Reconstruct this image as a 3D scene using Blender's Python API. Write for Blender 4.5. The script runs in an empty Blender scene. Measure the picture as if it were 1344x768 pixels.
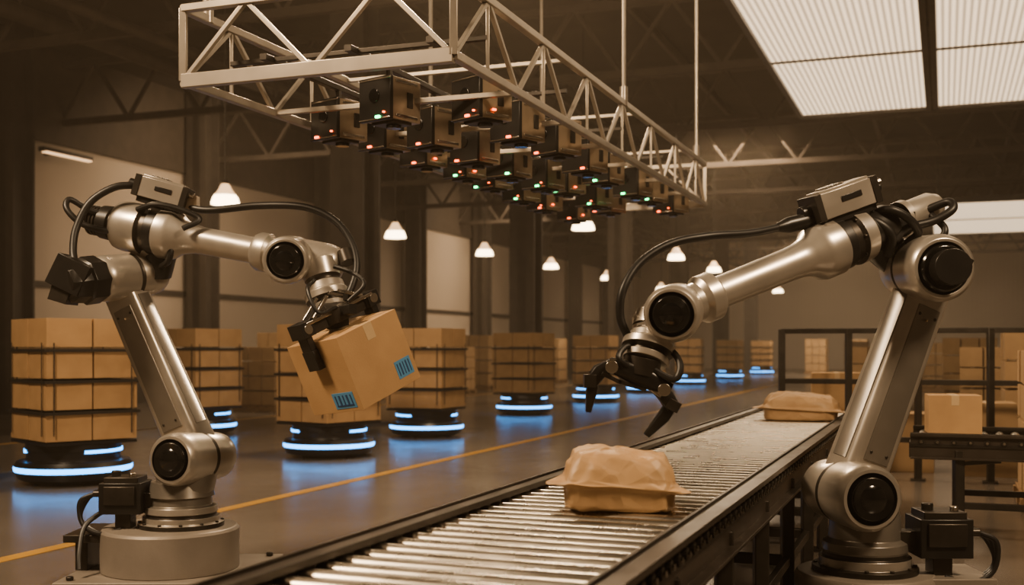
import bpy, bmesh, math, random
from mathutils import Vector, Matrix, noise
random.seed(7)
D=bpy.data
SC=bpy.context.scene
TH=math.radians(20.74); CS=math.cos(TH); SN=math.sin(TH)
F=1500.0; H=1.5
def W(u,v,z): return Vector((u*CS+v*SN, -u*SN+v*CS, z))      # conveyor-aligned metres -> world
def S(a,b,Y): return Vector(((a-672)*Y/F, Y, H+(455-b)*Y/F)) # measured bearing + true depth -> world metres
RZ=Matrix.Rotation(-TH,4,'Z')

# ---------------------------------------------------------------- materials
def mat(name,col,rough=.5,metal=0,col2=None,nscale=8,bump=0,bscale=60,emis=None,estr=0,rvar=0,coat=0):
    m=D.materials.new(name); m.use_nodes=True
    nt=m.node_tree; N=nt.nodes; L=nt.links; b=N['Principled BSDF']
    b.inputs['Base Color'].default_value=(*col,1)
    b.inputs['Roughness'].default_value=rough; b.inputs['Metallic'].default_value=metal
    b.inputs['Coat Weight'].default_value=coat; b.inputs['Coat Roughness'].default_value=.15
    tc=N.new('ShaderNodeTexCoord')
    if col2 or rvar:
        n=N.new('ShaderNodeTexNoise'); n.inputs['Scale'].default_value=nscale; n.inputs['Detail'].default_value=5
        L.new(tc.outputs['Object'],n.inputs['Vector'])
        if col2:
            r=N.new('ShaderNodeValToRGB'); r.color_ramp.elements[0].position=.35; r.color_ramp.elements[1].position=.68
            r.color_ramp.elements[0].color=(*col,1); r.color_ramp.elements[1].color=(*col2,1)
            L.new(n.outputs['Fac'],r.inputs['Fac']); L.new(r.outputs['Color'],b.inputs['Base Color'])
        if rvar:
            mr=N.new('ShaderNodeMapRange'); mr.inputs['To Min'].default_value=rough-rvar; mr.inputs['To Max'].default_value=rough+rvar
            mr.inputs['From Min'].default_value=.3; mr.inputs['From Max'].default_value=.7
            L.new(n.outputs['Fac'],mr.inputs['Value']); L.new(mr.outputs['Result'],b.inputs['Roughness'])
    if bump:
        n2=N.new('ShaderNodeTexNoise'); n2.inputs['Scale'].default_value=bscale; n2.inputs['Detail'].default_value=3
        L.new(tc.outputs['Object'],n2.inputs['Vector'])
        bp=N.new('ShaderNodeBump'); bp.inputs['Strength'].default_value=bump; bp.inputs['Distance'].default_value=.01
        L.new(n2.outputs['Fac'],bp.inputs['Height']); L.new(bp.outputs['Normal'],b.inputs['Normal'])
    if emis:
        b.inputs['Emission Color'].default_value=(*emis,1); b.inputs['Emission Strength'].default_value=estr
    return m
M_sil=mat('robot_silver',(.44,.405,.36),.33,.62,(.50,.46,.41),5,rvar=.05,coat=.25)
M_sil2=mat('robot_grey_panel',(.23,.21,.185),.36,.55,(.27,.245,.215),6,coat=.2)
M_pol=mat('polished_steel',(.62,.58,.52),.22,1.0)
M_blk=mat('black_plastic',(.013,.012,.011),.34,0,(.02,.018,.016),10)
M_lens=mat('gloss_black',(.007,.007,.007),.12,0,coat=.6)
M_dk=mat('dark_metal',(.050,.044,.038),.38,.7,(.075,.066,.057),7)
M_rub=mat('cable_rubber',(.013,.012,.011),.45)
M_plinth=mat('painted_plinth',(.24,.21,.18),.5,.15,(.29,.255,.22),4,bump=.1)
M_truss=mat('truss_aluminium',(.40,.36,.31),.36,.65,(.48,.43,.37),5)
M_mod=mat('module_body',(.42,.335,.245),.32,.65,(.50,.40,.30),9)
M_roll=mat('roller_steel',(.60,.56,.50),.28,1.0,(.70,.655,.585),5,rvar=.05)
M_rail=mat('conveyor_rail',(.085,.072,.060),.36,.7,(.12,.10,.085),5,rvar=.06)
M_belt=mat('under_pan',(.012,.010,.009),.7)
M_box=mat('cardboard',(.45,.285,.15),.72,0,(.52,.335,.18),4,bump=.15,bscale=90)
M_box2=mat('cardboard_dark',(.36,.235,.13),.8,0,(.42,.28,.155),4)
M_tape=mat('packing_tape',(.60,.44,.27),.35)
M_lab=mat('blue_label',(.10,.30,.52),.5)
M_labd=mat('label_print',(.03,.08,.20),.5)
M_mark=mat('mailer_print',(.70,.54,.36),.5)
M_agv=mat('agv_body',(.016,.016,.018),.32,.2)
M_ring=mat('agv_ring_light',(.03,.2,.45),.4,emis=(.07,.42,1.0),estr=5.0)
M_strap=mat('pallet_strap',(.02,.016,.013),.6)
M_wood=mat('pallet_wood',(.26,.16,.08),.8,0,(.34,.22,.12),12)
M_yel=mat('yellow_line',(.46,.26,.06),.5,0,(.38,.21,.05),3)
M_col=mat('column_steel',(.07,.058,.048),.6,.2,(.09,.075,.062),3)
M_beam=mat('roof_steel',(.085,.068,.055),.65,.3,(.11,.088,.07),3)
M_ceil=mat('roof_deck',(.045,.036,.029),.85,0,(.062,.05,.04),1)
M_lamp=mat('lamp_glow',(1,.8,.5),.5,emis=(1,.76,.48),estr=7)
M_shade=mat('lamp_shade_frosted',(.8,.6,.4),.5,emis=(1,.62,.33),estr=1.5)
M_led_g=mat('led_green',(0,.6,.3),.4,emis=(.03,1,.30),estr=9)
M_led_r=mat('led_red',(.7,.1,.03),.4,emis=(1,.13,.04),estr=6)
M_led_b=mat('led_blue',(.1,.3,.7),.4,emis=(.2,.6,1),estr=3)

def paper_mat():
    m=mat('kraft_mailer',(.44,.285,.16),.48,0,(.51,.34,.195),5)
    nt=m.node_tree; N=nt.nodes; L=nt.links; b=N['Principled BSDF']
    tc=N.new('ShaderNodeTexCoord'); n=N.new('ShaderNodeTexNoise'); n.inputs['Scale'].default_value=3; n.inputs['Detail'].default_value=2
    L.new(tc.outputs['Object'],n.inputs['Vector'])
    mx=N.new('ShaderNodeMixRGB'); mx.inputs['Fac'].default_value=.18; L.new(tc.outputs['Object'],mx.inputs['Color1']); L.new(n.outputs['Color'],mx.inputs['Color2'])
    v=N.new('ShaderNodeTexVoronoi'); v.feature='DISTANCE_TO_EDGE'; v.inputs['Scale'].default_value=8; L.new(mx.outputs['Color'],v.inputs['Vector'])
    v2=N.new('ShaderNodeTexVoronoi'); v2.feature='F1'; v2.inputs['Scale'].default_value=14; L.new(mx.outputs['Color'],v2.inputs['Vector'])
    ad=N.new('ShaderNodeMath'); ad.operation='ADD'; L.new(v.outputs['Distance'],ad.inputs[0]); L.new(v2.outputs['Distance'],ad.inputs[1])
    bp=N.new('ShaderNodeBump'); bp.inputs['Strength'].default_value=.4; bp.inputs['Distance'].default_value=.02
    L.new(ad.outputs[0],bp.inputs['Height']); L.new(bp.outputs['Normal'],b.inputs['Normal']); return m
M_paper=paper_mat()
def panel_mat():
    m=D.materials.new('light_panel_diffuser'); m.use_nodes=True
    nt=m.node_tree; N=nt.nodes; L=nt.links; b=N['Principled BSDF']
    b.inputs['Base Color'].default_value=(.7,.6,.48,1)
    tc=N.new('ShaderNodeTexCoord'); v=N.new('ShaderNodeTexVoronoi'); v.inputs['Randomness'].default_value=0; v.inputs['Scale'].default_value=11
    L.new(tc.outputs['Object'],v.inputs['Vector'])
    r=N.new('ShaderNodeMapRange'); r.inputs['From Min'].default_value=.2; r.inputs['From Max'].default_value=.48
    r.inputs['To Min'].default_value=2.0; r.inputs['To Max'].default_value=.6
    L.new(v.outputs['Distance'],r.inputs['Value'])
    b.inputs['Emission Color'].default_value=(1,.76,.51,1)
    L.new(r.outputs['Result'],b.inputs['Emission Strength']); return m
M_panel=panel_mat()

def floor_mat():
    m=D.materials.new('polished_concrete'); m.use_nodes=True
    nt=m.node_tree; N=nt.nodes; L=nt.links; b=N['Principled BSDF']
    tc=N.new('ShaderNodeTexCoord')
    n=N.new('ShaderNodeTexNoise'); n.inputs['Scale'].default_value=.6; n.inputs['Detail'].default_value=8
    L.new(tc.outputs['Object'],n.inputs['Vector'])
    r=N.new('ShaderNodeValToRGB'); r.color_ramp.elements[0].position=.3; r.color_ramp.elements[1].position=.7
    r.color_ramp.elements[0].color=(.12,.101,.085,1); r.color_ramp.elements[1].color=(.17,.146,.124,1)
    L.new(n.outputs['Fac'],r.inputs['Fac'])
    br=N.new('ShaderNodeTexBrick'); br.inputs['Scale'].default_value=.2; br.inputs['Mortar Size'].default_value=.002
    br.offset=0; br.inputs['Brick Width'].default_value=1; br.inputs['Row Height'].default_value=1
    br.inputs['Color1'].default_value=(1,1,1,1); br.inputs['Color2'].default_value=(1,1,1,1); br.inputs['Mortar'].default_value=(.5,.5,.5,1)
    L.new(tc.outputs['Object'],br.inputs['Vector'])
    mx=N.new('ShaderNodeMixRGB'); mx.blend_type='MULTIPLY'; mx.inputs['Fac'].default_value=1
    L.new(r.outputs['Color'],mx.inputs['Color1']); L.new(br.outputs['Color'],mx.inputs['Color2'])
    L.new(mx.outputs['Color'],b.inputs['Base Color'])
    n2=N.new('ShaderNodeTexNoise'); n2.inputs['Scale'].default_value=2.0; n2.inputs['Detail'].default_value=6
    L.new(tc.outputs['Object'],n2.inputs['Vector'])
    mr=N.new('ShaderNodeMapRange'); mr.inputs['To Min'].default_value=.17; mr.inputs['To Max'].default_value=.30
    L.new(n2.outputs['Fac'],mr.inputs['Value']); L.new(mr.outputs['Result'],b.inputs['Roughness'])
    b.inputs['Specular IOR Level'].default_value=.7
    return m
def wall_mat():
    m=D.materials.new('wall_cladding'); m.use_nodes=True
    nt=m.node_tree; N=nt.nodes; L=nt.links; b=N['Principled BSDF']; b.inputs['Roughness'].default_value=.8
    tc=N.new('ShaderNodeTexCoord'); w=N.new('ShaderNodeTexNoise'); w.inputs['Scale'].default_value=.25
    L.new(tc.outputs['Object'],w.inputs['Vector'])
    r=N.new('ShaderNodeValToRGB'); r.color_ramp.elements[0].color=(.44,.365,.295,1); r.color_ramp.elements[1].color=(.56,.47,.385,1)
    L.new(w.outputs['Fac'],r.inputs['Fac']); L.new(r.outputs['Color'],b.inputs['Base Color'])
    wv=N.new('ShaderNodeTexWave'); wv.inputs['Scale'].default_value=1.2; wv.bands_direction='X'
    L.new(tc.outputs['Object'],wv.inputs['Vector'])
    bp=N.new('ShaderNodeBump'); bp.inputs['Strength'].default_value=.2; bp.inputs['Distance'].default_value=.03
    L.new(wv.outputs['Fac'],bp.inputs['Height']); L.new(bp.outputs['Normal'],b.inputs['Normal'])
    return m
M_floor=floor_mat(); M_wall=wall_mat()

# ---------------------------------------------------------------- mesh builder
class B:
    def __init__(s): s.bm=bmesh.new(); s.mats=[]
    def mi(s,m):
        if m not in s.mats: s.mats.append(m)
        return s.mats.index(m)
    def box(s,c,size,m,R=None):
        M=Matrix.Translation(Vector(c))@(R if R else Matrix())@Matrix.Diagonal((*size,1))
        r=bmesh.ops.create_cube(s.bm,size=1,matrix=M); i=s.mi(m)
        for f in {f for v in r['verts'] for f in v.link_faces}: f.material_index=i
    def rings(s,rings,m,closed=True,mlist=None):
        bm=s.bm; i=s.mi(m); vr=[[bm.verts.new(p) for p in r] for r in rings]; n=len(vr[0])
        for k in range(len(vr)-1):
            ii=s.mi(mlist[k]) if mlist and mlist[k] else i
            for j in range(n):
                f=bm.faces.new((vr[k][j],vr[k][(j+1)%n],vr[k+1][(j+1)%n],vr[k+1][j])); f.material_index=ii
        if closed:
            f=bm.faces.new(list(reversed(vr[0]))); f.material_index=s.mi(mlist[0]) if mlist and mlist[0] else i
            f=bm.faces.new(vr[-1]); f.material_index=s.mi(mlist[-1]) if mlist and mlist[-1] else i
    def lathe(s,p0,p1,prof,m,seg=32):
        p0=Vector(p0); p1=Vector(p1); d=p1-p0; q=d.normalized().to_track_quat('Z','Y'); x=q@Vector((1,0,0)); y=q@Vector((0,1,0))
        rg=[];ml=[]
        for e in prof:
            t,r=e[0],max(e[1],.0005); ml.append(e[2] if len(e)>2 else None)
            c=p0+d*t
            rg.append([c+x*(r*math.cos(2*math.pi*k/seg))+y*(r*math.sin(2*math.pi*k/seg)) for k in range(seg)])
        s.rings(rg,m,True,ml[1:])
    def cyl(s,p0,p1,r,m,r1=None,seg=24): s.lathe(p0,p1,[(0,r),(1,r if r1 is None else r1)],m,seg)
    def tube(s,pts,r,m,seg=10,sub=8):
        P=[Vector(p) for p in pts]; P=[2*P[0]-P[1]]+P+[2*P[-1]-P[-2]]; C=[]
        for k in range(1,len(P)-2):
            a,b,c,d=P[k-1],P[k],P[k+1],P[k+2]
            for j in range(sub):
                t=j/sub
                C.append(.5*((2*b)+(c-a)*t+(2*a-5*b+4*c-d)*t*t+(3*b-a-3*c+d)*t**3))
        C.append(P[-2]); rg=[]; T=(C[1]-C[0]).normalized(); x=T.orthogonal().normalized()
        for k,c in enumerate(C):
            T=(C[min(k+1,len(C)-1)]-C[max(k-1,0)]).normalized(); x=(x-T*x.dot(T)).normalized(); y=T.cross(x)
            rg.append([c+x*(r*math.cos(2*math.pi*j/seg))+y*(r*math.sin(2*math.pi*j/seg)) for j in range(seg)])
        s.rings(rg,m)
    def beam(s,secs,wide,m,cr=.25,n=4):
        """secs: list of (point,w,d); rounded-rectangle loft; wide = world direction of the width"""
        d=(Vector(secs[-1][0])-Vector(secs[0][0])).normalized(); x=Vector(wide); x=(x-d*x.dot(d)).normalized(); y=d.cross(x); rg=[]
        for p,w,dd in secs:
            c=min(w,dd)*cr; r=[]
            for qx,qy,a0 in ((1,1,0),(-1,1,90),(-1,-1,180),(1,-1,270)):
                for k in range(n+1):
                    a=math.radians(a0+90*k/n)
                    r.append(Vector(p)+x*(qx*(w/2-c)+c*math.cos(a))+y*(qy*(dd/2-c)+c*math.sin(a)))
            rg.append(r)
        s.rings(rg,m)
    def bar(s,p0,p1,w,d,m,wide=(0,0,1)):
        v=(Vector(p1)-Vector(p0)).normalized()
        if abs(v.dot(Vector(wide)))>.95: wide=(1,0,0)
        s.beam([(p0,w,d),(p1,w,d)],wide,m,.08,1)
    def done(s,name,parent=None,bevel=0,smooth=True,link=True,ang=32):
        bmesh.ops.recalc_face_normals(s.bm,faces=s.bm.faces[:])
        me=D.meshes.new(name); s.bm.to_mesh(me); s.bm.free()
        for m in s.mats: me.materials.append(m)
        if smooth:
            for p in me.polygons: p.use_smooth=True
            me.set_sharp_from_angle(angle=math.radians(ang))
        o=D.objects.new(name,me); SC.collection.objects.link(o)
        if parent: o.parent=parent
        if bevel:
            b=o.modifiers.new('bevel','BEVEL'); b.width=bevel; b.segments=2; b.limit_method='ANGLE'; b.angle_limit=math.radians(40)
        return o
def empty(name,loc=(0,0,0)):
    o=D.objects.new(name,None); SC.collection.objects.link(o); o.location=loc; o.empty_display_size=.2
    return o
def dup(o,loc,rz=0,name=None,sc=1):
    n=D.objects.new(name or o.name.split('.')[0],o.data); SC.collection.objects.link(n)
    for md in o.modifiers:
        k=n.modifiers.new(md.name,md.type); k.width=md.width; k.segments=md.segments; k.limit_method='ANGLE'; k.angle_limit=md.angle_limit
    n.location=loc; n.rotation_euler=(0,0,rz); n.scale=(sc,)*3 if not hasattr(sc,'__len__') else sc
    return n

# ---------------------------------------------------------------- room shell (aligned to the conveyor)
U0,U1,V0,V1,ZC=-20,14,-7,78,8.6
def slab(name,u0,u1,v0,v1,z0,z1,m):
    b=B(); b.box((0,0,0),(u1-u0,v1-v0,z1-z0),m); o=b.done(name,smooth=False)
    o.location=W((u0+u1)/2,(v0+v1)/2,(z0+z1)/2); o.rotation_euler=(0,0,-TH); return o
slab('floor',U0,U1,V0,V1,-.2,0,M_floor)
slab('ceiling',U0,U1,V0,V1,ZC,ZC+.2,M_ceil)
slab('wall_left',U0-.2,U0,V0,V1,0,ZC,M_wall)
slab('wall_right',U1,U1+.2,V0,V1,0,ZC,M_wall)
slab('wall_far',U0,U1,V1,V1+.2,0,ZC,M_wall)
slab('wall_back',U0,U1,V0-.2,V0,0,ZC,M_wall)
slab('trim_left',U0,U0+.06,V0,V1,2.9,3.05,M_col)
slab('trim_upper',U0,U0+.12,V0,V1,6.35,ZC,M_beam)
slab('baseboard_left',U0,U0+.08,V0,V1,0,.9,M_col)
slab('floor_marking_line',-6.27,-6.13,V0+1,V1-2,0,.003,M_yel)
slab('floor_marking_line',-13.6,-13.5,V0+1,V1-2,0,.003,M_yel)

def column(u,v,w=.7):
    b=B()
    b.box((0,0,ZC/2),(w*.35,w,ZC),M_col); b.box((0,w/2-.03,ZC/2),(w,.06,ZC),M_col); b.box((0,-w/2+.03,ZC/2),(w,.06,ZC),M_col)
    b.box((0,0,.03),(w*1.4,w*1.4,.06),M_col)
    o=b.done('support_column',smooth=False); o.location=W(u,v,0); o.rotation_euler=(0,0,-TH)
for v in (9.8,19.3,28.8,38.3,47.8,57.3,66.8): column(-10.5,v)
for v in (13,19.9,26.9,33.8,40.7,47.6,54.5,61.4,68.3): column(-19.45,v,.65)
for v in (38.3,57.3): column(5,v)

# roof trusses
b=B(); up=(0,0,1)
for v in range(10,76,6):
    zt,zb=8.3,6.9
    b.bar(W(U0,v,zt),W(U1,v,zt),.16,.14,M_beam); b.bar(W(U0,v,zb),W(U1,v,zb),.16,.14,M_beam)
    n=17
    for k in range(n):
        a=U0+(U1-U0)*k/n; c=U0+(U1-U0)*(k+1)/n; mid=(a+c)/2
        b.bar(W(a,v,zb),W(mid,v,zt),.08,.08,M_beam); b.bar(W(mid,v,zt),W(c,v,zb),.08,.08,M_beam)
for u in range(-18,14,4):
    b.bar(W(u,V0,8.45),W(u,V1,8.45),.2,.12,M_beam)
b.done('roof_truss')
b=B()
b.cyl(W(-15.3,V0,7.4),W(-15.3,V1,7.4),.16,M_beam,seg=16)
b.cyl(W(-12.2,V0,6.6),W(-12.2,V1,6.6),.09,M_beam,seg=12)
for v in range(0,76,6):
    b.cyl(W(-15.3,v,7.4),W(-15.3,v,ZC),.02,M_beam,seg=6); b.cyl(W(-12.2,v,6.6),W(-12.2,v,ZC),.02,M_beam,seg=6)
b.done('ceiling_pipe')

# luminous ceiling panels
def light_panel(u0,u1,v0,v1,z=6.0,bars=2):
    e=empty('ceiling_light_panel',W((u0+u1)/2,(v0+v1)/2,z)); e.rotation_euler=(0,0,-TH)
    w,l=u1-u0,v1-v0
    b=B(); b.box((0,0,.03),(w-.08,l-.08,.04),M_panel); b.done('diffuser',e,smooth=False)
    b=B()
    for sx in (-1,1): b.box((sx*w/2,0,.03),(.09,l+.09,.16),M_dk)
    for sy in (-1,1): b.box((0,sy*l/2,.03),(w,.09,.16),M_dk)
    for k in range(1,bars): b.box((0,-l/2+l*k/bars,.02),(w,.035,.08),M_dk)
    b.box((0,0,.13),(w,l,.04),M_dk)
    for sx in (-1,1):
        for sy in (-1,1): b.cyl((sx*w*.45,sy*l*.45,.13),(sx*w*.45,sy*l*.45,ZC-z),.025,M_dk,seg=8)
    b.done('frame',e,smooth=False)
light_panel(-2.62,-.28,9.5,22.9,bars=3)
light_panel(-.16,2.2,9.5,22.9,bars=3)
light_panel(-.44,4.2,38,49,bars=2)

# wall-mounted strip light, upper left
b=B(); b.box((0,0,0),(.16,1.6,.10),M_dk); b.box((.03,0,-.06),(.12,1.5,.04),M_shade); b.box((-.35,0,.03),(.6,.05,.05),M_dk)
o=b.done('strip_light',smooth=False); o.location=W(-19.2,21.3,6.0); o.rotation_euler=(0,0,-TH)

# pendant lamps
def pendant_mesh():
    b=B()
    b.lathe((0,0,.42),(0,0,0),[(0,.05,M_dk),(.15,.06,M_dk),(.2,.08,M_shade),(.4,.12,M_shade),(.62,.19,M_shade),(.72,.215),(.9,.24),(1,.245),(.97,.02)],M_lamp,28)
    b.cyl((0,0,.4),(0,0,ZC-4.05),.012,M_dk,seg=6)
    return b.done('pendant_lamp')
pl=None
for Y,u in ((19.7,-11.6),(25.8,-11.6),(30.8,-11.6),(36,-11.6),(42,-11.6),(50,-11.6),(24,-7.1),(32.3,-7.1),(37.6,-7.1),(44,-7.1),(52,-7.1)):
    v=(Y+u*SN)/CS; p=W(u,v,3.95)
    if pl is None: pl=pendant_mesh(); pl.location=p
    else: dup(pl,p)

# ---------------------------------------------------------------- carton stacks & AGVs
def stack_mesh(name,w=1.02,n=2,layers=4,lh=.335,m=M_box,tray=True,z0=0.0,jit=.012):
    b=B(); rnd=random.Random(len(name)+layers)
    cw=w/n
    for L in range(layers):
        for i in range(n):
            for j in range(n):
                c=(-w/2+cw*(i+.5)+rnd.uniform(-jit,jit)*.5,-w/2+cw*(j+.5)+rnd.uniform(-jit,jit)*.5,z0+lh*(L+.5))
                b.box(c,(cw-.02,cw-.02,lh-.03),m,Matrix.Rotation(rnd.uniform(-.015,.015),4,'Z'))
                b.box((c[0],c[1],c[2]+lh/2-.0145),(.06,cw-.03,.002),M_tape)
        if tray:
            z=z0+lh*(L+1)-.008 if L<layers-1 else None
            if z:
                for a in (-1,1):
                    b.box((a*(w/2+.005),0,z-.015),(.02,w+.04,.03),M_strap); b.box((0,a*(w/2+.005),z-.015),(w+.04,.02,.03),M_strap)
                b.box((0,0,z-.01),(w-.03,w-.03,.014),M_strap)
    if tray:
        for a in (-.42,.42):
            for c in (-1,1):
                b.box((a*w,c*(w/2+.012),z0+lh*layers/2-.1),(.012,.008,lh*layers-.35),M_strap)
                b.box((c*(w/2+.012),a*w,z0+lh*layers/2-.1),(.008,.012,lh*layers-.35),M_strap)
    return b.done(name,bevel=.006,smooth=False)
def agv_mesh():
    b=B()
    b.lathe((0,0,0),(0,0,1),[(.03,.50),(.06,.58),(.14,.615),(.155,.622,M_ring),(.198,.622,M_ring),(.215,.61),(.25,.59),(.26,.50),(.30,.49),(.36,.50),(.365,.507),(.44,.50),(.455,.47)],M_agv,56)
    # upper light bar (front and rear arcs)
    for a0 in (170,-10):
        rg=[]
        for k in range(17):
            a=math.radians(a0+95*k/16); c=Vector((math.cos(a),math.sin(a),0))
            rg.append([c*.495+Vector((0,0,.345)),c*.515+Vector((0,0,.345)),c*.515+Vector((0,0,.38)),c*.495+Vector((0,0,.38))])
        b.rings(rg,M_ring)
    for a in (-1,1):
        b.cyl((a*.4,-.06,.07),(a*.4,.06,.07),.07,M_rub,seg=20); b.cyl((0,a*.42-.03,.05),(0,a*.42+.03,.05),.05,M_rub,seg=16)
    b.box((0,0,.46),(1.0,1.0,.03),M_agv)
    return b.done('warehouse_robot_vehicle',bevel=.0)
AG=agv_mesh(); ST=stack_mesh('carton_stack')
first=True
agv=[(97,12.7,-.35),(432,15.7,-.2),(560,19.2,.1),(688,25.5,-.1),(782,31,.1),(848,37,.0),(905,45,.2),(958,53,.0),(1000,61,.1),(262,19.6,-.15)]
for a,Y,r in agv:
    p=Vector(((a-672)*Y/F,Y,0)); rz=-TH+r-.1
    if first: AG.location=p; AG.rotation_euler=(0,0,rz); ST.location=p+Vector((0,0,.476)); ST.rotation_euler=(0,0,rz); first=False
    else: dup(AG,p,rz); dup(ST,p+Vector((0,0,.476)),rz)
# stacks on pallets
def pallet_mesh():
    b=B()
    for k in range(5): b.box((-.48+.24*k,0,.13),(.16,1.2,.024),M_wood)
    for k in (-1,0,1):
        b.box((0,k*.54,.065),(1.16,.1,.105),M_wood)
    for k in (-1,0,1): b.box((k*.5,0,.01),(.12,1.2,.02),M_wood)
    return b.done('wooden_pallet',smooth=False)
PM=pallet_mesh(); S3=stack_mesh('pallet_carton_stack',1.1,3,4,.34,M_box2,False); first=True
for v,u,h in ((17,-15.5,1),(23,-14.8,1),(25.5,-16,1),(30,-15,1.2),(33,-14.5,1),(37,-15.2,1.3),(39.5,-14.6,1),(44,-15,1.25),(49,-14.8,1),(53,-15,1.2),(15.5,-14,.75),(20,-17.2,1.2),(28,-17.5,1.3),
              (46,-12.3,1.0),(60,-13,1.2),(24,-1.2,1.0),(27,.5,1.15),(30,-1.5,1),(33,.6,1.1),(36,-1.4,1.2),(41,-.5,1.1),(20.5,.8,1),(50,-2,1.2),(58,-4,1.2),(64,-6.5,1.3),(66,-4.5,1.3),(68,-2,1.3),(70,-12,1.3),(17.2,2.6,1.3),(17.4,1.3,1.15)):
    p=W(u,v,0); rz=-TH+random.uniform(-.06,.06)
    if first: PM.location=p; PM.rotation_euler=(0,0,rz); S3.location=p+Vector((0,0,.143)); S3.rotation_euler=(0,0,rz); S3.scale=(1,1,h); first=False
    else: dup(PM,p,rz); dup(S3,p+Vector((0,0,.143)),rz,sc=(1,1,h))

# ---------------------------------------------------------------- main roller conveyor
UL,UR,ZT=-1.80,-.82,.85
def conveyor(name,v0,v1,uL,uR,z,legs,pitch=.118,r=.036,feet=True,tf=None):
    tf=tf or (lambda x,y,zz:W(x,y,zz))
    e=empty(name,(0,0,0))
    b=B(); v=v0+.08
    while v<v1-.05:
        b.cyl(tf(uL+.03,v,z-r),tf(uR-.03,v,z-r),r,M_roll,seg=20); v+=pitch
    b.done('rollers',e)
    b=B()
    for u,sg in ((uL,-1),(uR,1)):
        # C-channel rail
        b.bar(tf(u,v0,z-.075),tf(u,v1,z-.075),.17,.014,M_rail)
        b.bar(tf(u-sg*.01,v0,z+.012),tf(u-sg*.01,v1,z+.012),.014,.10,M_rail)
        b.bar(tf(u-sg*.055,v0,z+.018),tf(u-sg*.055,v1,z+.018),.024,.014,M_dk)
        b.bar(tf(u+sg*.035,v0,z+.018),tf(u+sg*.035,v1,z+.018),.024,.012,M_rail)
        b.bar(tf(u+sg*.025,v0,z-.16),tf(u+sg*.025,v1,z-.16),.014,.06,M_rail)
        b.bar(tf(u+sg*.012,v0,z-.062),tf(u+sg*.012,v1,z-.062),.025,.012,M_dk)
    for vv in (v0,v1): b.bar(tf(uL,vv,z-.1),tf(uR,vv,z-.1),.12,.02,M_rail)
    b.bar(tf((uL+uR)/2,v0,z-.14),tf((uL+uR)/2,v1,z-.14),.01,(uR-uL)-.08,M_belt)
    b.done('side_rails',e,bevel=.002)
    b=B(); v=v0+.08
    while v<v1-.05:
        for u,sg in ((uL,-1),(uR,1)):
            b.cyl(tf(u,v,z-r),tf(u+sg*.026,v,z-r),.022,M_dk,seg=10); b.cyl(tf(u+sg*.024,v,z-r),tf(u+sg*.036,v,z-r),.011,M_pol,seg=8)
        v+=pitch
    b.done('axle_bolts',e)
    b=B(); n=legs
    for k in range(n):
        vv=v0+.35+(v1-v0-.7)*k/(n-1)
        for u in (uL+.02,uR-.02):
            b.bar(tf(u,vv,z-.1),tf(u,vv,.02),.07,.07,M_dk,(1,0,0)); b.box(tf(u,vv,.01),(.14,.14,.02),M_dk,RZ)
            b.bar(tf(u,vv,z-.2),tf(u,min(vv+.3,v1),z-.17),.03,.03,M_dk)
        b.bar(tf(uL,vv,.28),tf(uR,vv,.28),.06,.05,M_dk); b.bar(tf(uL,vv,z-.22),tf(uR,vv,z-.22),.06,.05,M_dk)
    for u in (uL+.02,uR-.02): b.bar(tf(u,v0+.35,.28),tf(u,v1-.35,.28),.05,.04,M_dk)
    b.done('legs',e,bevel=.002)
    return e
conveyor('roller_conveyor',1.3,12.0,UL,UR,ZT,11)
# cross conveyor: runs across (along u), behind the right-hand robot
cross=lambda x,y,zz: W(y,x,zz)
def cross_conv():
    return conveyor('roller_conveyor',-.25,5.2,9.4,10.3,.80,5,tf=cross)
cross_conv()

# guard fence
b=B()
for k in range(8):
    u=-1.78+k*.75
    b.bar(W(u,13.6,0),W(u,13.6,1.70),.07,.07,M_dk,(1,0,0)); b.box(W(u,13.6,.01),(.16,.16,.02),M_dk,RZ)
for z in (1.68,1.1,.45): b.bar(W(-1.78,13.6,z),W(3.47,13.6,z),.06,.045,M_dk)
b.done('guard_fence',bevel=.004)

# loose cartons
def carton(c,size,rz,m=M_box,label=False,name='cardboard_carton'):
    b=B(); w,d,h=size
    b.box((0,0,h/2),size,m); b.box((0,0,h),(.06,d,.004),M_tape)
    for sy in (-1,1): b.box((0,sy*d/2,h-.04),(.06,.004,.08),M_tape)
    b.box((0,0,h+.001),(w,.004,.003),M_box2)
    if label: b.box((w*.22,-d/2,h*.3),(w*.3,.004,h*.25),M_lab)
    o=b.done(name,bevel=.006,smooth=False); o.location=c; o.rotation_euler=(0,0,rz); return o
carton(W(.06,9.95,.80),(.40,.38,.31),-TH+.1)
carton(W(-1.25,14.6,0),(.68,.6,.72),-TH,M_box2); carton(W(-1.25,14.6,.72),(.60,.55,.46),-TH+.12)
carton(W(-.45,14.7,0),(.66,.6,.7),-TH,M_box2)
carton(W(.45,14.5,0),(.62,.6,.85),-TH+.05,M_box2)
for (u,v) in ((1.22,11.9),(2.45,12.0)):
    p=W(u,v,0); dup(PM,p,-TH); dup(S3,p+Vector((0,0,.143)),-TH,sc=(1,1,.98))

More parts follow.
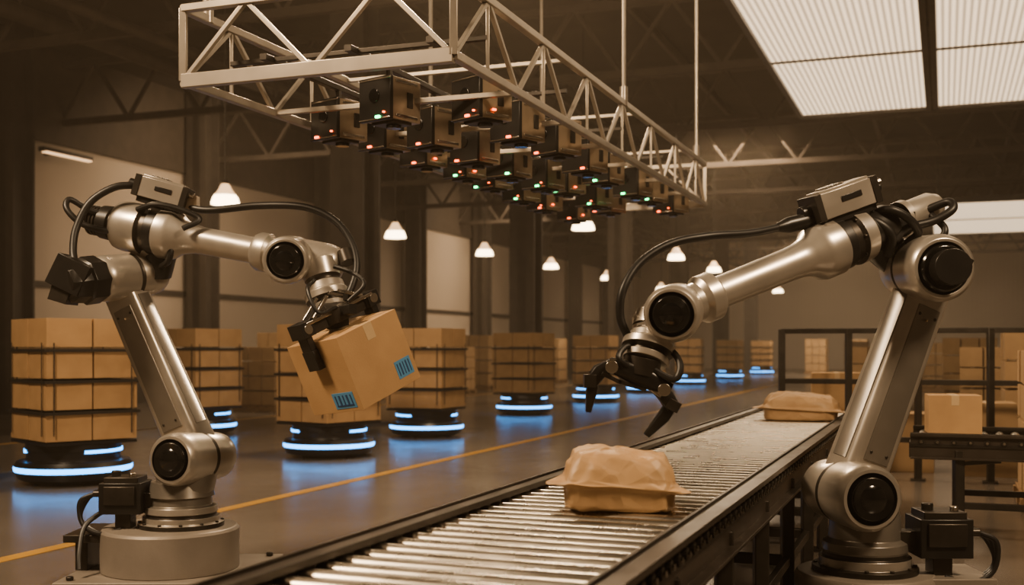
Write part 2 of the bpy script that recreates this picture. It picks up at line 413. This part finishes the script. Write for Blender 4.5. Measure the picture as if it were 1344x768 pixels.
# ---------------------------------------------------------------- kraft mailers on the conveyor
def mailer(name,loc,rz,a,bb,h,seed=0):
    """paper-wrapped parcel: boxed lower tray part, overhanging folded flap edge with pointed ears, creased tent-like top"""
    rnd=random.Random(seed); b=B(); bm=b.bm; i=b.mi(M_paper); n=28
    sp=lambda x,e_: math.copysign(abs(x)**e_,x)
    J=lambda s_: rnd.uniform(-s_,s_)
    def ring(f,z,jr,jz,pw=.42,ear=0,dx=0,dy=0,slope=0):
        r=[]
        for k in range(n):
            t=2*math.pi*k/n; x=sp(math.cos(t),pw); y=sp(math.sin(t),pw)
            g=f*(1+J(jr)); e1=0
            if ear:
                d1=abs((math.degrees(t)-193+180)%360-180); d2=abs((math.degrees(t)+26+180)%360-180)
                e1=ear*(max(0,1-d1/28)**1.1+max(0,1-d2/26)**1.1)
            g+=e1
            r.append(Vector(((x*g+dx)*a,(y*g+dy)*bb,max(.002,h*(z+slope*x-e1*.10+J(jz))))))
        return r
    R_=[ring(.86,0,0,0),ring(.90,.06,.01,.0),ring(.90,.36,.02,.01,slope=-.06),ring(.97,.40,.025,.025,ear=.26,slope=-.07),ring(.965,.43,.025,.025,ear=.24,slope=-.07),ring(.91,.50,.03,.04,slope=-.06),
        ring(.88,.70,.045,.06,.5,dx=.02,slope=-.05),ring(.76,.90,.05,.06,.6,dx=.0,slope=-.05),ring(.50,.97,.09,.05,.7,dx=-.05,slope=-.06),ring(.22,1.0,.12,.03,.8,dx=-.1)]
    V=[[bm.verts.new(p) for p in r] for r in R_]
    for j in range(len(V)-1):
        for k in range(n):
            q=(V[j][k],V[j][(k+1)%n],V[j+1][(k+1)%n],V[j+1][k])
            if j<2: bm.faces.new(q)
            elif rnd.random()<.5: bm.faces.new((q[0],q[1],q[2])); bm.faces.new((q[0],q[2],q[3]))
            else: bm.faces.new((q[0],q[1],q[3])); bm.faces.new((q[1],q[2],q[3]))
    bm.faces.new(list(reversed(V[0]))); c=bm.verts.new(sum((v.co for v in V[-1]),Vector())/n+Vector((0,0,-.004)))
    for k in range(n): bm.faces.new((V[-1][k],V[-1][(k+1)%n],c))
    for f in bm.faces: f.material_index=i
    o=b.done(name,ang=180); o.location=loc; o.rotation_euler=(0,0,rz)
    ss=o.modifiers.new('paper_fold','SUBSURF'); ss.levels=3; ss.render_levels=3
    cr=o.data.attributes.new('crease_edge','FLOAT','EDGE')
    rr=random.Random(seed+5)
    for e_ in o.data.edges: cr.data[e_.index].value=.72 if rr.random()<.5 else .15
    return o
mailer('kraft_mailer_package',W(-1.24,4.50,ZT),-.08,.245,.22,.24,3)
mailer('kraft_mailer_package',W(-1.20,10.45,ZT),-.3,.35,.31,.24,8)

# ---------------------------------------------------------------- overhead truss with scanner modules
e=empty('suspended_lighting_truss',(0,0,0))
b=B(); tu0,tu1,tv0,tv1,tz0,tz1=-4.30,-2.52,5.75,12.75,3.10,3.54
def ch(u0_,v0_,z0_,u1_,v1_,z1_,w=.05,d=.05): b.bar(W(u0_,v0_,z0_),W(u1_,v1_,z1_),w,d,M_truss)
for u in (tu0,tu1):
    for z in (tz0,tz1): ch(u,tv0,z,u,tv1,z)
for v in (tv0,tv1):
    for z in (tz0,tz1): ch(tu0,v,z,tu1,v,z,.085 if z==tz0 else .045)
    for u in (tu0,tu1): ch(u,v,tz0,u,v,tz1,.045,.045)
n=14; L=(tv1-tv0)/n
for u in (tu0,tu1):
    for k in range(n):
        a=tv0+L*k
        if k%2==0: ch(u,a,tz0,u,a+L,tz1,.028,.028)
        else: ch(u,a,tz1,u,a+L,tz0,.028,.028)
        if k%2==1: ch(u,a,tz0,u,a,tz1,.022,.022)
m_=4; l=(tu1-tu0)/m_
for v in (tv0,tv1):
    for k in range(m_):
        a=tu0+l*k
        ch(a,v,tz0 if k%2==0 else tz1,a+l,v,tz1 if k%2==0 else tz0,.028,.028)
for k in range(0,n+1,2):
    if k%4==0: ch(tu0,tv0+L*k,tz1,tu1,tv0+L*k,tz1,.03,.03)
    ch(tu0,tv0+L*k,tz0,tu1,tv0+L*k,tz0,.035,.035)
for u in (-4.0,-3.4,-2.85): b.bar(W(u,tv0+.4,tz0+.22),W(u,tv1-.05,tz0+.22),.04,.05,M_dk)
for k in range(1,n,3): b.bar(W(tu0,tv0+L*k,tz0+.22),W(tu1,tv0+L*k,tz0+.22),.03,.03,M_dk)
b.done('truss_frame',e,bevel=.004)
b=B()
for u,v in ((tu1,9.3),(tu1,12.3),(tu0,9.3),(tu0,12.3),(tu1,6.0),(tu0,6.0)):
    b.cyl(W(u,v,tz1),W(u,v,ZC),.018,M_truss,seg=10); b.cyl(W(u,v,tz1-.02),W(u,v,tz1+.14),.035,M_truss,seg=12)
b.done('suspension_rods',e)
b=B(); rnd=random.Random(3)
for r_ in range(8):
    for c_,u in enumerate((-4.0,-3.42,-2.85)):
        v=7.0+r_*.775+rnd.uniform(-.05,.05)-(.3 if c_==1 else 0)-(.1 if c_==2 else 0)
        if c_==0 and r_==0: v=7.1
        c=W(u+rnd.uniform(-.04,.04),v,tz0+.0+rnd.uniform(-.04,.03)); R=Matrix.Rotation(-TH+rnd.uniform(-.1,.1)-.38,4,'Z')
        g=lambda x,y,z: c+(R@Vector((x,y,z)))
        b.cyl(c+Vector((0,0,.1)),Vector((c.x,c.y,tz0+.22)),.022,M_dk,seg=10); b.box(c+Vector((0,0,.145)),(.14,.14,.02),M_dk,R)
        b.box(g(0,.03,0),(.25,.26,.27),M_mod,R)
        b.box(g(-.01,-.11,0),(.28,.03,.28),M_blk,R)
        b.box(g(-.14,.02,.01),(.03,.19,.23),M_blk,R)
        b.box(g(.0,.02,-.143),(.20,.17,.02),M_dk,R)
        b.cyl(g(.02,.02,-.15),g(.02,.02,-.175),.05,M_lens,seg=18); b.cyl(g(-.01,-.115,.02),g(-.01,-.135,.02),.045,M_lens,seg=18)
        for q in (-1,1): b.box(g(.128,.03,q*.11),(.008,.2,.02),M_pol,R)
        b.box(g(.129,.06,0),(.008,.05,.10),M_dk,R); b.box(g(.0,-.127,.125),(.28,.008,.012),M_pol,R)
        b.box(g(-.01,-.127,-.13),(.28,.008,.01),M_pol,R)
        k=rnd.random(); ml=M_led_g if (k<.55) else M_led_r
        b.box(g(rnd.uniform(-.09,.09),-.13,-.12),(.036,.02,.017),ml,R)
        if rnd.random()<.45: b.box(g(.08,-.13,-.095),(.014,.02,.012),M_led_r,R)
        if rnd.random()<.3: b.box(g(.133,.0,-.08),(.01,.03,.014),M_led_r,R)
        if rnd.random()<.15: b.box(g(-.06,-.127,.03),(.05,.01,.05),M_led_b,R)
b.done('scanner_modules',e,bevel=.003)

# ---------------------------------------------------------------- robots
def joint(b,cap,back,r,lensr=.70,m=M_sil):
    b.lathe(back,cap,[(0,r*.5),(.02,r*.78),(.09,r*.93),(.2,r*.98),(.45,r),(.47,r*.96,M_dk),(.50,r*.96,M_dk),(.52,r*1.02),(.78,r*1.03),(.88,r*1.04),(.95,r*1.0),(.985,r*.9),(.985,r*.80),(.955,r*.77,M_blk),
        (.93,r*lensr,M_lens),(1.0,r*lensr*.97,M_lens),(1.02,r*lensr*.9,M_lens),(1.01,r*lensr*.6,M_lens),(1.03,r*.3,M_lens),(1.035,r*.05,M_lens)],m,48)
def bolts(b,c,n,r,ax,br=.012,m=M_dk,ph=0):
    ax=Vector(ax).normalized(); x=ax.orthogonal().normalized(); y=ax.cross(x)
    for k in range(n):
        a=2*math.pi*k/n+ph; p=Vector(c)+x*r*math.cos(a)+y*r*math.sin(a); b.cyl(p-ax*.004,p+ax*.012,br,m,seg=8)
def plinth_base(e,c,colc,topz):
    b=B(); z=.0
    b.box((c.x+.03,c.y,.025),(1.22,1.0,.05),M_plinth)
    for sx in (-1,1):
        for sy in (-1,1): b.cyl((c.x+.03+sx*.53,c.y+sy*.42,.05),(c.x+.03+sx*.53,c.y+sy*.42,.075),.025,M_dk,seg=6)
    b.lathe((c.x,c.y,.05),(c.x,c.y,1.05),[(0,.44),(.255,.44),(.275,.425),(.276,.30)],M_plinth,64)
    b.box((c.x-.42,c.y+.05,.27),(.42,.5,.05),M_dk); b.box((c.x-.55,c.y+.05,.15),(.08,.3,.2),M_dk)
    b.done('plinth',e,bevel=.006)
    b=B()
    b.lathe((colc.x,colc.y,.32),(colc.x,colc.y,1.32),[(0,.275,M_dk),(.035,.275,M_dk),(.04,.245),(.075,.245),(.08,.225,M_dk),(.095,.225,M_dk),(.10,.235),(.14,.23),(.15,.20,M_sil2),(.20,.195,M_sil2),(.205,.215,M_sil2),(topz-.38,.205,M_sil2),(topz-.32,.19,M_sil2)],M_sil,56)
    bolts(b,(colc.x,colc.y,.355),12,.26,(0,0,1))
    b.done('turntable',e,bevel=.002)
def side_box(e,p,sgn):
    b=B()
    b.box(p,(.27,.24,.2),M_blk); b.box(p+Vector((0,0,.115)),(.22,.2,.04),M_dk); b.box(p+Vector((sgn*.0,-.125,.02)),(.2,.02,.12),M_dk)
    b.box((p.x,p.y,(p.z+.33)/2-.05),(.1,.12,p.z-.4),M_dk) if p.z>.5 else None
    b.box(p+Vector((-sgn*.17,0,-.02)),(.1,.1,.1),M_dk)
    for k in range(3):
        y=-.08+.07*k
        b.cyl(p+Vector((sgn*.13,y,.03)),p+Vector((sgn*.18,y,.03)),.022,M_dk,seg=12)
        b.tube([p+Vector((sgn*.17,y,.03)),p+Vector((sgn*.26,y-.02,-.02)),p+Vector((sgn*(.24+.03*k),y-.03,-.16)),p+Vector((sgn*.12,y-.05,-.22-.02*k)),p+Vector((0,y,-.2))],.014,M_rub)
    b.cyl(p+Vector((-.06,0,.13)),p+Vector((-.06,0,.17)),.03,M_dk,seg=12); b.cyl(p+Vector((.06,-.05,.13)),p+Vector((.06,-.05,.16)),.022,M_pol,seg=12)
    b.done('junction_box',e,bevel=.005)
def upper_arm(e,p0,p1,w0,w1,d,front):
    b=B(); p0=Vector(p0); p1=Vector(p1); ax=(p1-p0).normalized(); y=Vector((front,-1,0)); y=(y-ax*y.dot(ax)).normalized(); x=y.cross(ax).normalized()
    pt=lambda t: p0.lerp(p1,t)
    secs=[(pt(t),w0+(w1-w0)*t,d*(1-.15*t)) for t in (-.08,.0,.1,.3,.6,.9,1.0,1.05)]
    b.beam(secs,x,M_sil,.22,4)
    b.done('upper_arm',e,bevel=.0)
    b=B()
    off=lambda t: pt(t)+y*(d*(1-.15*t)/2-.004)
    b.beam([(off(t),(w0+(w1-w0)*t)*.60,.02) for t in (.14,.86)],x,M_sil2,.3,3)
    for sg in (-1,1):
        for t in (.18,.82): 
            q=off(t)+x*sg*.055; b.cyl(q,q+y*.014,.009,M_dk,seg=8)
    b.box(off(.8)+y*.011,(.05,.004,.012),M_mark,ax.to_track_quat('Z','Y').to_matrix().to_4x4())
    for sg in (-1,1):
        b.beam([(pt(t)+x*sg*(w0+(w1-w0)*t)/2,.012,d*.45) for t in (.12,.9)],x,M_sil2,.2,2)
    b.done('arm_cover',e,bevel=.003)
def sensor(e,p0,p1,name='vision_sensor'):
    b=B(); p0=Vector(p0); p1=Vector(p1); L=(p1-p0).length; ax=(p1-p0).normalized(); q=ax.to_track_quat('X','Z').to_matrix().to_4x4()
    g=lambda x,y,z: p0+(q@Vector((x,y,z)))
    b.box(g(L/2,0,0),(L,.15,.13),M_sil,q); b.box(g(L/2,0,.07),(L*.85,.12,.02),M_sil,q); b.box(g(L*.98,0,0),(.04,.16,.14),M_dk,q)
    b.box(g(0,0,0),(.04,.16,.14),M_dk,q); b.box(g(L/2,0,-.08),(L*.9,.11,.04),M_blk,q); b.box(g(L*.55,-.078,.01),(L*.35,.006,.03),M_blk,q)
    for k in range(4): b.box(g(L*.25+.03*k,0,.083),(.012,.11,.014),M_sil2,q)
    b.cyl(g(L,.0,0),g(L+.06,0,0),.03,M_blk,seg=14); b.cyl(g(L,-.04,.03),g(L+.05,-.04,.03),.018,M_pol,seg=10); b.cyl(g(0,0,0),g(-.07,0,0),.035,M_blk,seg=14)
    b.cyl(g(L*.85,0,-.08),g(L*.85,0,-.16),.035,M_dk,seg=12); b.box(g(L*.5,0,-.12),(.08,.08,.08),M_dk,q)
    b.done(name,e,bevel=.006)

# ===== robot holding the carton
e=empty('robotic_arm',(0,0,0))
plinth_base(e,Vector((-2.24,7.5,0)),Vector((-2.17,7.5,0)),.62)
side_box(e,S(165,652,7.42),-1)
b=B()
b.beam([(S(243,640,7.5),.36,.34),(S(246,618,7.5),.38,.36),(S(250,600,7.5),.30,.3)],(1,0,0),M_sil2,.4,4)
joint(b,S(222,604,7.2),S(290,597,7.78),.165)
b.done('shoulder',e,bevel=0)
upper_arm(e,S(254,588,7.56),S(160,372,7.52),.29,.25,.22,-.5)
b=B()
joint(b,S(126,367,7.3),S(210,358,7.72),.145,.6)
b.lathe(S(134,366,7.34),S(84,372,7.12),[(0,.13),(.15,.155),(.5,.155),(.55,.14),(.85,.13),(1,.10),(1.02,.05)],M_blk,8)
b.box(S(98,362,7.2),(.22,.24,.2),M_blk,Matrix.Rotation(.45,4,'Y')); b.box(S(86,385,7.2),(.12,.2,.12),M_dk,Matrix.Rotation(.3,4,'Y'))
# bracket to forearm
b.beam([(S(205,365,7.6),.18,.18),(S(212,330,7.6),.2,.2),(S(205,300,7.55),.22,.24)],(1,0,0),M_blk,.3,3)
b.beam([(S(182,350,7.62),.14,.12),(S(196,318,7.55),.2,.16)],(1,0,0),M_sil,.3,3)
b.done('elbow',e,bevel=.003)
b=B()
f0=S(118,288,7.62); f1=S(372,336,7.3)
b.lathe(f0,f1,[(0,.06,M_blk),(.01,.085,M_blk),(.07,.09,M_blk),(.075,.11,M_blk),(.13,.115,M_blk),(.135,.10,M_dk),(.16,.10,M_dk),(.165,.155),(.20,.165),(.30,.165),(.31,.14,M_dk),(.335,.14,M_dk),(.34,.155,M_blk),(.385,.155,M_blk),(.39,.165),(.44,.165),(.46,.155),(.50,.115),(.55,.095),(.60,.088),(.86,.084),(.865,.11),(.885,.125),(.93,.125),(.95,.10),(1.02,.09)],M_sil,40)
bolts(b,f0.lerp(f1,.30),8,.14,f1-f0,.01)
for k in range(3): b.lathe(f0.lerp(f1,.015+.018*k),f0.lerp(f1,.024+.018*k),[(0,.1),(1,.1)],M_dk,24)
b.done('forearm',e,bevel=.002)
b=B()
joint(b,S(374,342,7.05),S(390,338,7.5),.145)
b.lathe(S(385,338,7.32),S(452,350,7.3),[(0,.13),(.5,.13),(.7,.128),(.85,.115),(.95,.08),(1,.03)],M_sil,36)
w0=S(418,345,7.25); w1=S(434,405,7.18)
b.lathe(w0,w1,[(0,.12),(.35,.115),(.4,.10,M_dk),(.45,.10,M_dk),(.48,.12),(.62,.125),(.66,.14),(.80,.14),(.84,.10,M_dk),(.9,.10,M_dk),(.92,.13),(1.02,.125),(1.04,.06)],M_sil,40)
b.done('wrist',e,bevel=.002)
# carton held
Rb=Matrix.Rotation(math.radians(-20),4,'Y')@Matrix.Rotation(math.radians(11),4,'X')@Matrix.Rotation(math.radians(45),4,'Z')
bc=S(465,476,6.95); 
b=B(); bw,bd,bh=.49,.49,.45
b.box((0,0,0),(bw,bd,bh),M_box); b.box((0,0,bh/2),(.07,bd+.004,.004),M_tape); b.box((0,0,bh/2+.001),(.006,bd,.004),M_box2)
for sy in (-1,1): b.box((0,sy*bd/2,bh/2-.05),(.07,.004,.1),M_tape)
# labels : left visible face is -X, right visible face is -Y after the 45 deg turn
def label(face,a,z,w,h):
    if face=='x': 
        b.box((-bw/2,a,z),(.004,w,h),M_lab)
        for k in range(5): b.box((-bw/2-.003,a-w*.36+w*.18*k,z),(.003,w*(.05+.03*(k%2)),h*.7),M_labd)
        b.box((-bw/2-.003,a,z-h*.3),(.003,w*.8,h*.1),M_labd)
    else:
        b.box((a,-bd/2,z),(w,.004,h),M_lab)
        for k in range(5): b.box((a-w*.36+w*.18*k,-bd/2-.003,z),(w*(.05+.03*(k%2)),.003,h*.7),M_labd)
label('x',-.10,-.155,.20,.10); label('y',.15,-.12,.13,.11)
o=b.done('held_cardboard_carton',bevel=.006,smooth=False)
o.matrix_world=Matrix.Translation(bc)@Rb
# gripper
top=bc+(Rb@Vector((0,0,bh/2))); upv=(Rb@Vector((0,0,1))); xa=(Rb@Vector((1,0,0))); ya=(Rb@Vector((0,1,0)))
b=B()
gp=w1
def G(x,y,z): return top+xa*x+ya*y+upv*z
b.bar(gp,G(0,0,.06),.14,.12,M_blk,(1,0,0))
b.cyl(G(0,0,.05),G(0,0,.13),.10,M_dk,seg=24)
b.bar(G(-.30,0,.085),G(.30,0,.085),.05,.09,M_dk,ya); b.bar(G(-.27,.06,.12),G(.27,.06,.12),.02,.02,M_pol); b.bar(G(-.27,-.06,.12),G(.27,-.06,.12),.02,.02,M_pol)
b.bar(G(0,-.18,.1),G(0,.18,.1),.06,.06,M_blk)
for sg in (-1,1):
    x=sg*(bw/2+.026)
    b.box(G(x,0,.09),(.09,.13,.09),M_blk,Rb); b.bar(G(x,0,.1),G(x,0,-.06),.09,.045,M_blk,ya); b.bar(G(x+sg*.002,0,-.04),G(x,0,-.16),.11,.044,M_blk,ya)
    b.cyl(G(x,-.07,.09),G(x,.07,.09),.03,M_pol,seg=14)
    b.bar(G(sg*.12,0,.16),G(sg*.24,0,.1),.05,.04,M_blk,ya)
    b.bar(G(sg*.05,-.05,.22),G(sg*.2,-.05,.13),.02,.02,M_pol,ya); b.bar(G(sg*.05,.05,.22),G(sg*.2,.05,.13),.02,.02,M_pol,ya)
b.tube([G(.05,-.1,.14),G(.16,-.16,.2),G(.2,-.05,.28),G(.12,.0,.36)],.014,M_rub); b.tube([G(-.05,-.1,.14),G(-.2,-.12,.16),G(-.16,-.05,.3),G(-.05,0,.33)],.012,M_rub)
b.done('gripper',e,bevel=.004)
sensor(e,S(184,244,7.45),S(246,262,7.45))
b=B()
b.tube([S(240,270,7.45),S(275,276,7.4),S(340,270,7.4),S(400,272,7.35),S(440,290,7.3),S(462,320,7.25),S(468,352,7.2),S(458,385,7.15),S(445,398,7.15)],.024,M_rub,12)
b.lathe(S(452,330,7.25),S(457,345,7.22),[(0,.0),(0,.05),(1,.05),(1,.0)],M_dk,14)
b.tube([S(180,243,7.45),S(150,246,7.4),S(118,266,7.35),S(100,300,7.3),S(96,330,7.25),S(100,352,7.2)],.024,M_rub,12)
b.tube([S(150,285,7.55),S(118,276,7.5),S(92,262,7.45),S(88,275,7.4),S(110,295,7.4),S(150,305,7.45)],.02,M_rub,12)
b.tube([S(180,275,7.4),S(205,268,7.35),S(238,275,7.35),S(262,288,7.35),S(240,300,7.3)],.018,M_rub,10)
b.tube([S(212,350,7.5),S(222,340,7.4),S(222,315,7.4),S(200,285,7.4)],.022,M_rub,10)
b.tube([S(140,668,7.4),S(112,690,7.3),S(104,725,7.2),S(104,748,7.15)],.016,M_rub,10)
b.box(S(215,283,7.5),(.2,.14,.06),M_blk); b.box(S(250,268,7.45),(.1,.08,.1),M_mod)
b.done('cables',e)

# ===== reaching robot
e=empty('robotic_arm',(0,0,0))
cR=S(1135,700,6.0)
b=B(); b.lathe((cR.x,cR.y,0),(cR.x,cR.y,1),[(0,.36),(.30,.36),(.325,.345),(.33,.2)],M_plinth,64); b.box((cR.x+.36,cR.y,.29),(.5,.42,.06),M_plinth); b.box((cR.x+.45,cR.y,.13),(.2,.3,.26),M_dk)
b.done('plinth',e,bevel=.004)
b=B()
b.lathe((cR.x,cR.y,.32),(cR.x,cR.y,1.32),[(0,.27,M_dk),(.035,.27,M_dk),(.04,.235,M_dk),(.06,.235),(.085,.235),(.09,.215,M_dk),(.11,.215,M_dk),(.12,.22,M_sil2),(.16,.215,M_sil2),(.18,.185,M_sil2),(.30,.18,M_sil2),(.36,.16,M_sil2)],M_sil,56)
bolts(b,(cR.x,cR.y,.355),12,.25,(0,0,1))
b.done('turntable',e,bevel=.002)
side_box(e,S(1232,703,5.95),1)
b=B()
joint(b,S(1146,656,5.66),S(1082,638,6.25),.165)
b.done('shoulder',e)
upper_arm(e,S(1116,640,6.02),S(1217,362,6.0),.29,.25,.22,.5)
b=B()
joint(b,S(1240,352,5.68),S(1186,352,6.2),.165,.74)
b.box(S(1256,348,5.66),(.1,.1,.1),M_blk,Matrix.Rotation(.5,4,'Y')); b.cyl(S(1240,352,5.7),S(1252,350,5.56),.09,M_blk,seg=24)
b.beam([(S(1190,350,6.1),.2,.2),(S(1160,325,6.08),.2,.2),(S(1145,300,6.02),.16,.2)],(1,0,0),M_blk,.3,3)
b.done('elbow',e,bevel=.003)
b=B()
f0=S(1226,270,6.05); f1=S(893,405,5.45)
b.lathe(f0,f1,[(-.02,.03,M_blk),(-.01,.06,M_blk),(0,.065),(.02,.08),(.12,.08),(.125,.095),(.15,.095),(.155,.07,M_blk),(.20,.07,M_blk),(.205,.11,M_blk),(.30,.115,M_blk),(.305,.135),(.35,.14),(.36,.12,M_dk),(.385,.12,M_dk),(.39,.135,M_blk),(.42,.135,M_blk),(.425,.145),(.48,.145),(.50,.135),(.53,.10),(.56,.088),(.60,.083),(.87,.080),(.875,.10),(.885,.118),(.925,.118),(.94,.095),(1.0,.085)],M_sil,40)
bolts(b,f0.lerp(f1,.352),8,.125,f1-f0,.01)
b.done('forearm',e,bevel=.002)
b=B()
joint(b,S(881,413,5.18),S(893,404,5.6),.128)
b.lathe(S(880,410,5.42),S(846,440,5.38),[(0,.11),(.6,.11),(.9,.1),(1.1,.06)],M_sil,36)
w0=S(862,415,5.4); w1=S(846,475,5.32)
b.lathe(w0,w1,[(0,.10),(.3,.10),(.34,.085,M_dk),(.4,.085,M_dk),(.44,.10),(.58,.105),(.62,.125),(.76,.125),(.8,.09,M_dk),(.86,.09,M_dk),(.88,.11),(1,.105),(1.02,.05)],M_sil,40)
b.done('wrist',e,bevel=.002)
b=B(); Y=5.3
P=lambda a,c,dy=0: S(a,c,Y+dy)
b.cyl(P(845,470),P(840,492),.085,M_dk,seg=24)
b.beam([(P(800,478),.07,.12),(P(838,492),.10,.16),(P(878,512),.07,.12)],(0,0,1),M_blk,.25,3)
b.cyl(P(803,482,-.09),P(803,482,.09),.03,M_pol,seg=14); b.cyl(P(872,512,-.09),P(872,512,.09),.03,M_pol,seg=14)
for dy in (-.05,.05):
    b.bar(P(840,482,dy),P(800,472,dy),.022,.02,M_pol,(0,1,0)); b.bar(P(842,500,dy),P(868,520,dy),.022,.02,M_pol,(0,1,0))
    b.bar(P(812,500,dy),P(848,512,dy),.03,.02,M_dk,(0,1,0)); b.bar(P(790,490,dy),P(815,502,dy),.03,.02,M_dk,(0,1,0))
b.beam([(P(805,478),.10,.06),(P(786,488),.11,.07),(P(777,500),.10,.065)],(0,1,0),M_blk,.2,2)
b.beam([(P(780,488),.085,.05),(P(776,515),.075,.05),(P(772,541),.05,.025)],(0,1,0),M_blk,.2,2)
b.box(P(774,500),(.055,.11,.06),M_dk); 
b.beam([(P(862,508),.10,.06),(P(874,520),.11,.07),(P(882,534),.10,.065)],(0,1,0),M_blk,.2,2)
b.beam([(P(884,526),.085,.055),(P(870,548),.08,.055),(P(848,572),.05,.028)],(0,1,0),M_blk,.2,2)
b.box(P(882,532),(.06,.11,.05),M_dk,Matrix.Rotation(.5,4,'Y'))
b.tube([P(856,485,-.05),P(885,498,-.08),P(893,480,-.06),P(882,462,0),P(862,462,0)],.016,M_rub)
b.tube([P(830,485,-.05),P(812,470,-.08),P(822,455,-.03),P(840,458,0)],.014,M_rub)
b.done('gripper',e,bevel=.003)
sensor(e,S(1066,276,5.75),S(1140,250,5.85))
b=B()
b.tube([S(1062,290,5.75),S(1030,297,5.7),S(985,306,5.6),S(930,310,5.5),S(880,320,5.45),S(840,345,5.4),S(818,380,5.35),S(814,415,5.35),S(824,442,5.35)],.020,M_rub,12)
b.lathe(S(1066,288,5.76),S(1020,299,5.68),[(0,.042),(.7,.04),(1,.022)],M_blk,16)
b.tube([S(1218,275,5.95),S(1245,265,5.9),S(1250,275,5.85),S(1225,290,5.85),S(1190,300,5.85),S(1175,315,5.85)],.022,M_rub,12)
b.tube([S(1140,282,5.9),S(1165,275,5.8),S(1190,285,5.8),S(1205,305,5.85),S(1190,320,5.9)],.022,M_rub,12)
b.tube([S(1125,290,5.85),S(1150,292,5.8),S(1170,310,5.8),S(1165,335,5.85)],.026,M_rub,12)
b.tube([S(1222,282,5.95),S(1240,300,5.85),S(1232,315,5.85),S(1205,330,5.9)],.018,M_rub,12)
b.box(S(1110,288,5.85),(.2,.14,.07),M_blk); b.box(S(1175,290,5.95),(.16,.14,.08),M_blk)
b.done('cables',e)

# ---------------------------------------------------------------- lights
def area(name,loc,tgt,size,power,col,sy=None):
    l=D.lights.new(name,'AREA'); l.energy=power; l.color=col; l.size=size
    if sy: l.shape='RECTANGLE'; l.size_y=sy
    o=D.objects.new(name,l); SC.collection.objects.link(o); o.location=loc
    o.rotation_euler=(Vector(tgt)-Vector(loc)).to_track_quat('-Z','Y').to_euler(); return o
WARM=(1,.75,.50)
area('key_light_front',W(-7,1.5,7.5),W(-4,7,1),1.6,900,WARM)  # added key light for the left robot, no fixture modelled
area('fill_light_right',W(3.5,3.5,6.5),W(-1,6,1),1.3,480,WARM)  # added area light from the right for robot highlights, no fixture
area('rim_light_mid',W(-5.5,14,8),W(-3.5,9,1),1.6,700,WARM)  # added area light from behind, puts highlights on the robots
area('fill_light_aisle',W(-15.5,24,5.6),W(-19,27,1),2,260,WARM,8)  # added fill aimed at the left wall, no lamp hangs here
area('fill_light_aisle',W(-15,44,5.6),W(-19,46,1),2,360,WARM,8)  # second added wall fill, farther down the hall
area('fill_light_aisle',W(-6,34,7.5),W(-6,34,0),3,800,WARM,6)  # added downward fill that brightens the middle background
area('fill_light_aisle',W(-5,60,7.5),W(-5,64,0),3,1300,WARM,6)  # added fill that lifts the far end of the hall
w=D.worlds.new('w'); SC.world=w; w.use_nodes=True; wn=w.node_tree; wn.nodes['Background'].inputs[0].default_value=(.1,.07,.05,1); wn.nodes['Background'].inputs[1].default_value=.3
vs=wn.nodes.new('ShaderNodeVolumeScatter'); vs.inputs['Color'].default_value=(1,.86,.70,1); vs.inputs['Density'].default_value=.0038; vs.inputs['Anisotropy'].default_value=.2
wn.links.new(vs.outputs[0],[n for n in wn.nodes if n.type=='OUTPUT_WORLD'][0].inputs['Volume'])

# ---------------------------------------------------------------- camera
cam=D.cameras.new('camera'); co=D.objects.new('camera',cam); SC.collection.objects.link(co); SC.camera=co
co.location=(0,0,H); co.rotation_euler=(math.pi/2,0,0)
cam.sensor_width=36; cam.lens=36*F/1344; cam.shift_y=(455-384)/1344; cam.clip_end=300
cam.dof.use_dof=True; cam.dof.focus_distance=6.3; cam.dof.aperture_fstop=2.0
SC.view_settings.view_transform='AgX'
try: SC.view_settings.look='AgX - Medium High Contrast'
except Exception as ex: print(ex)
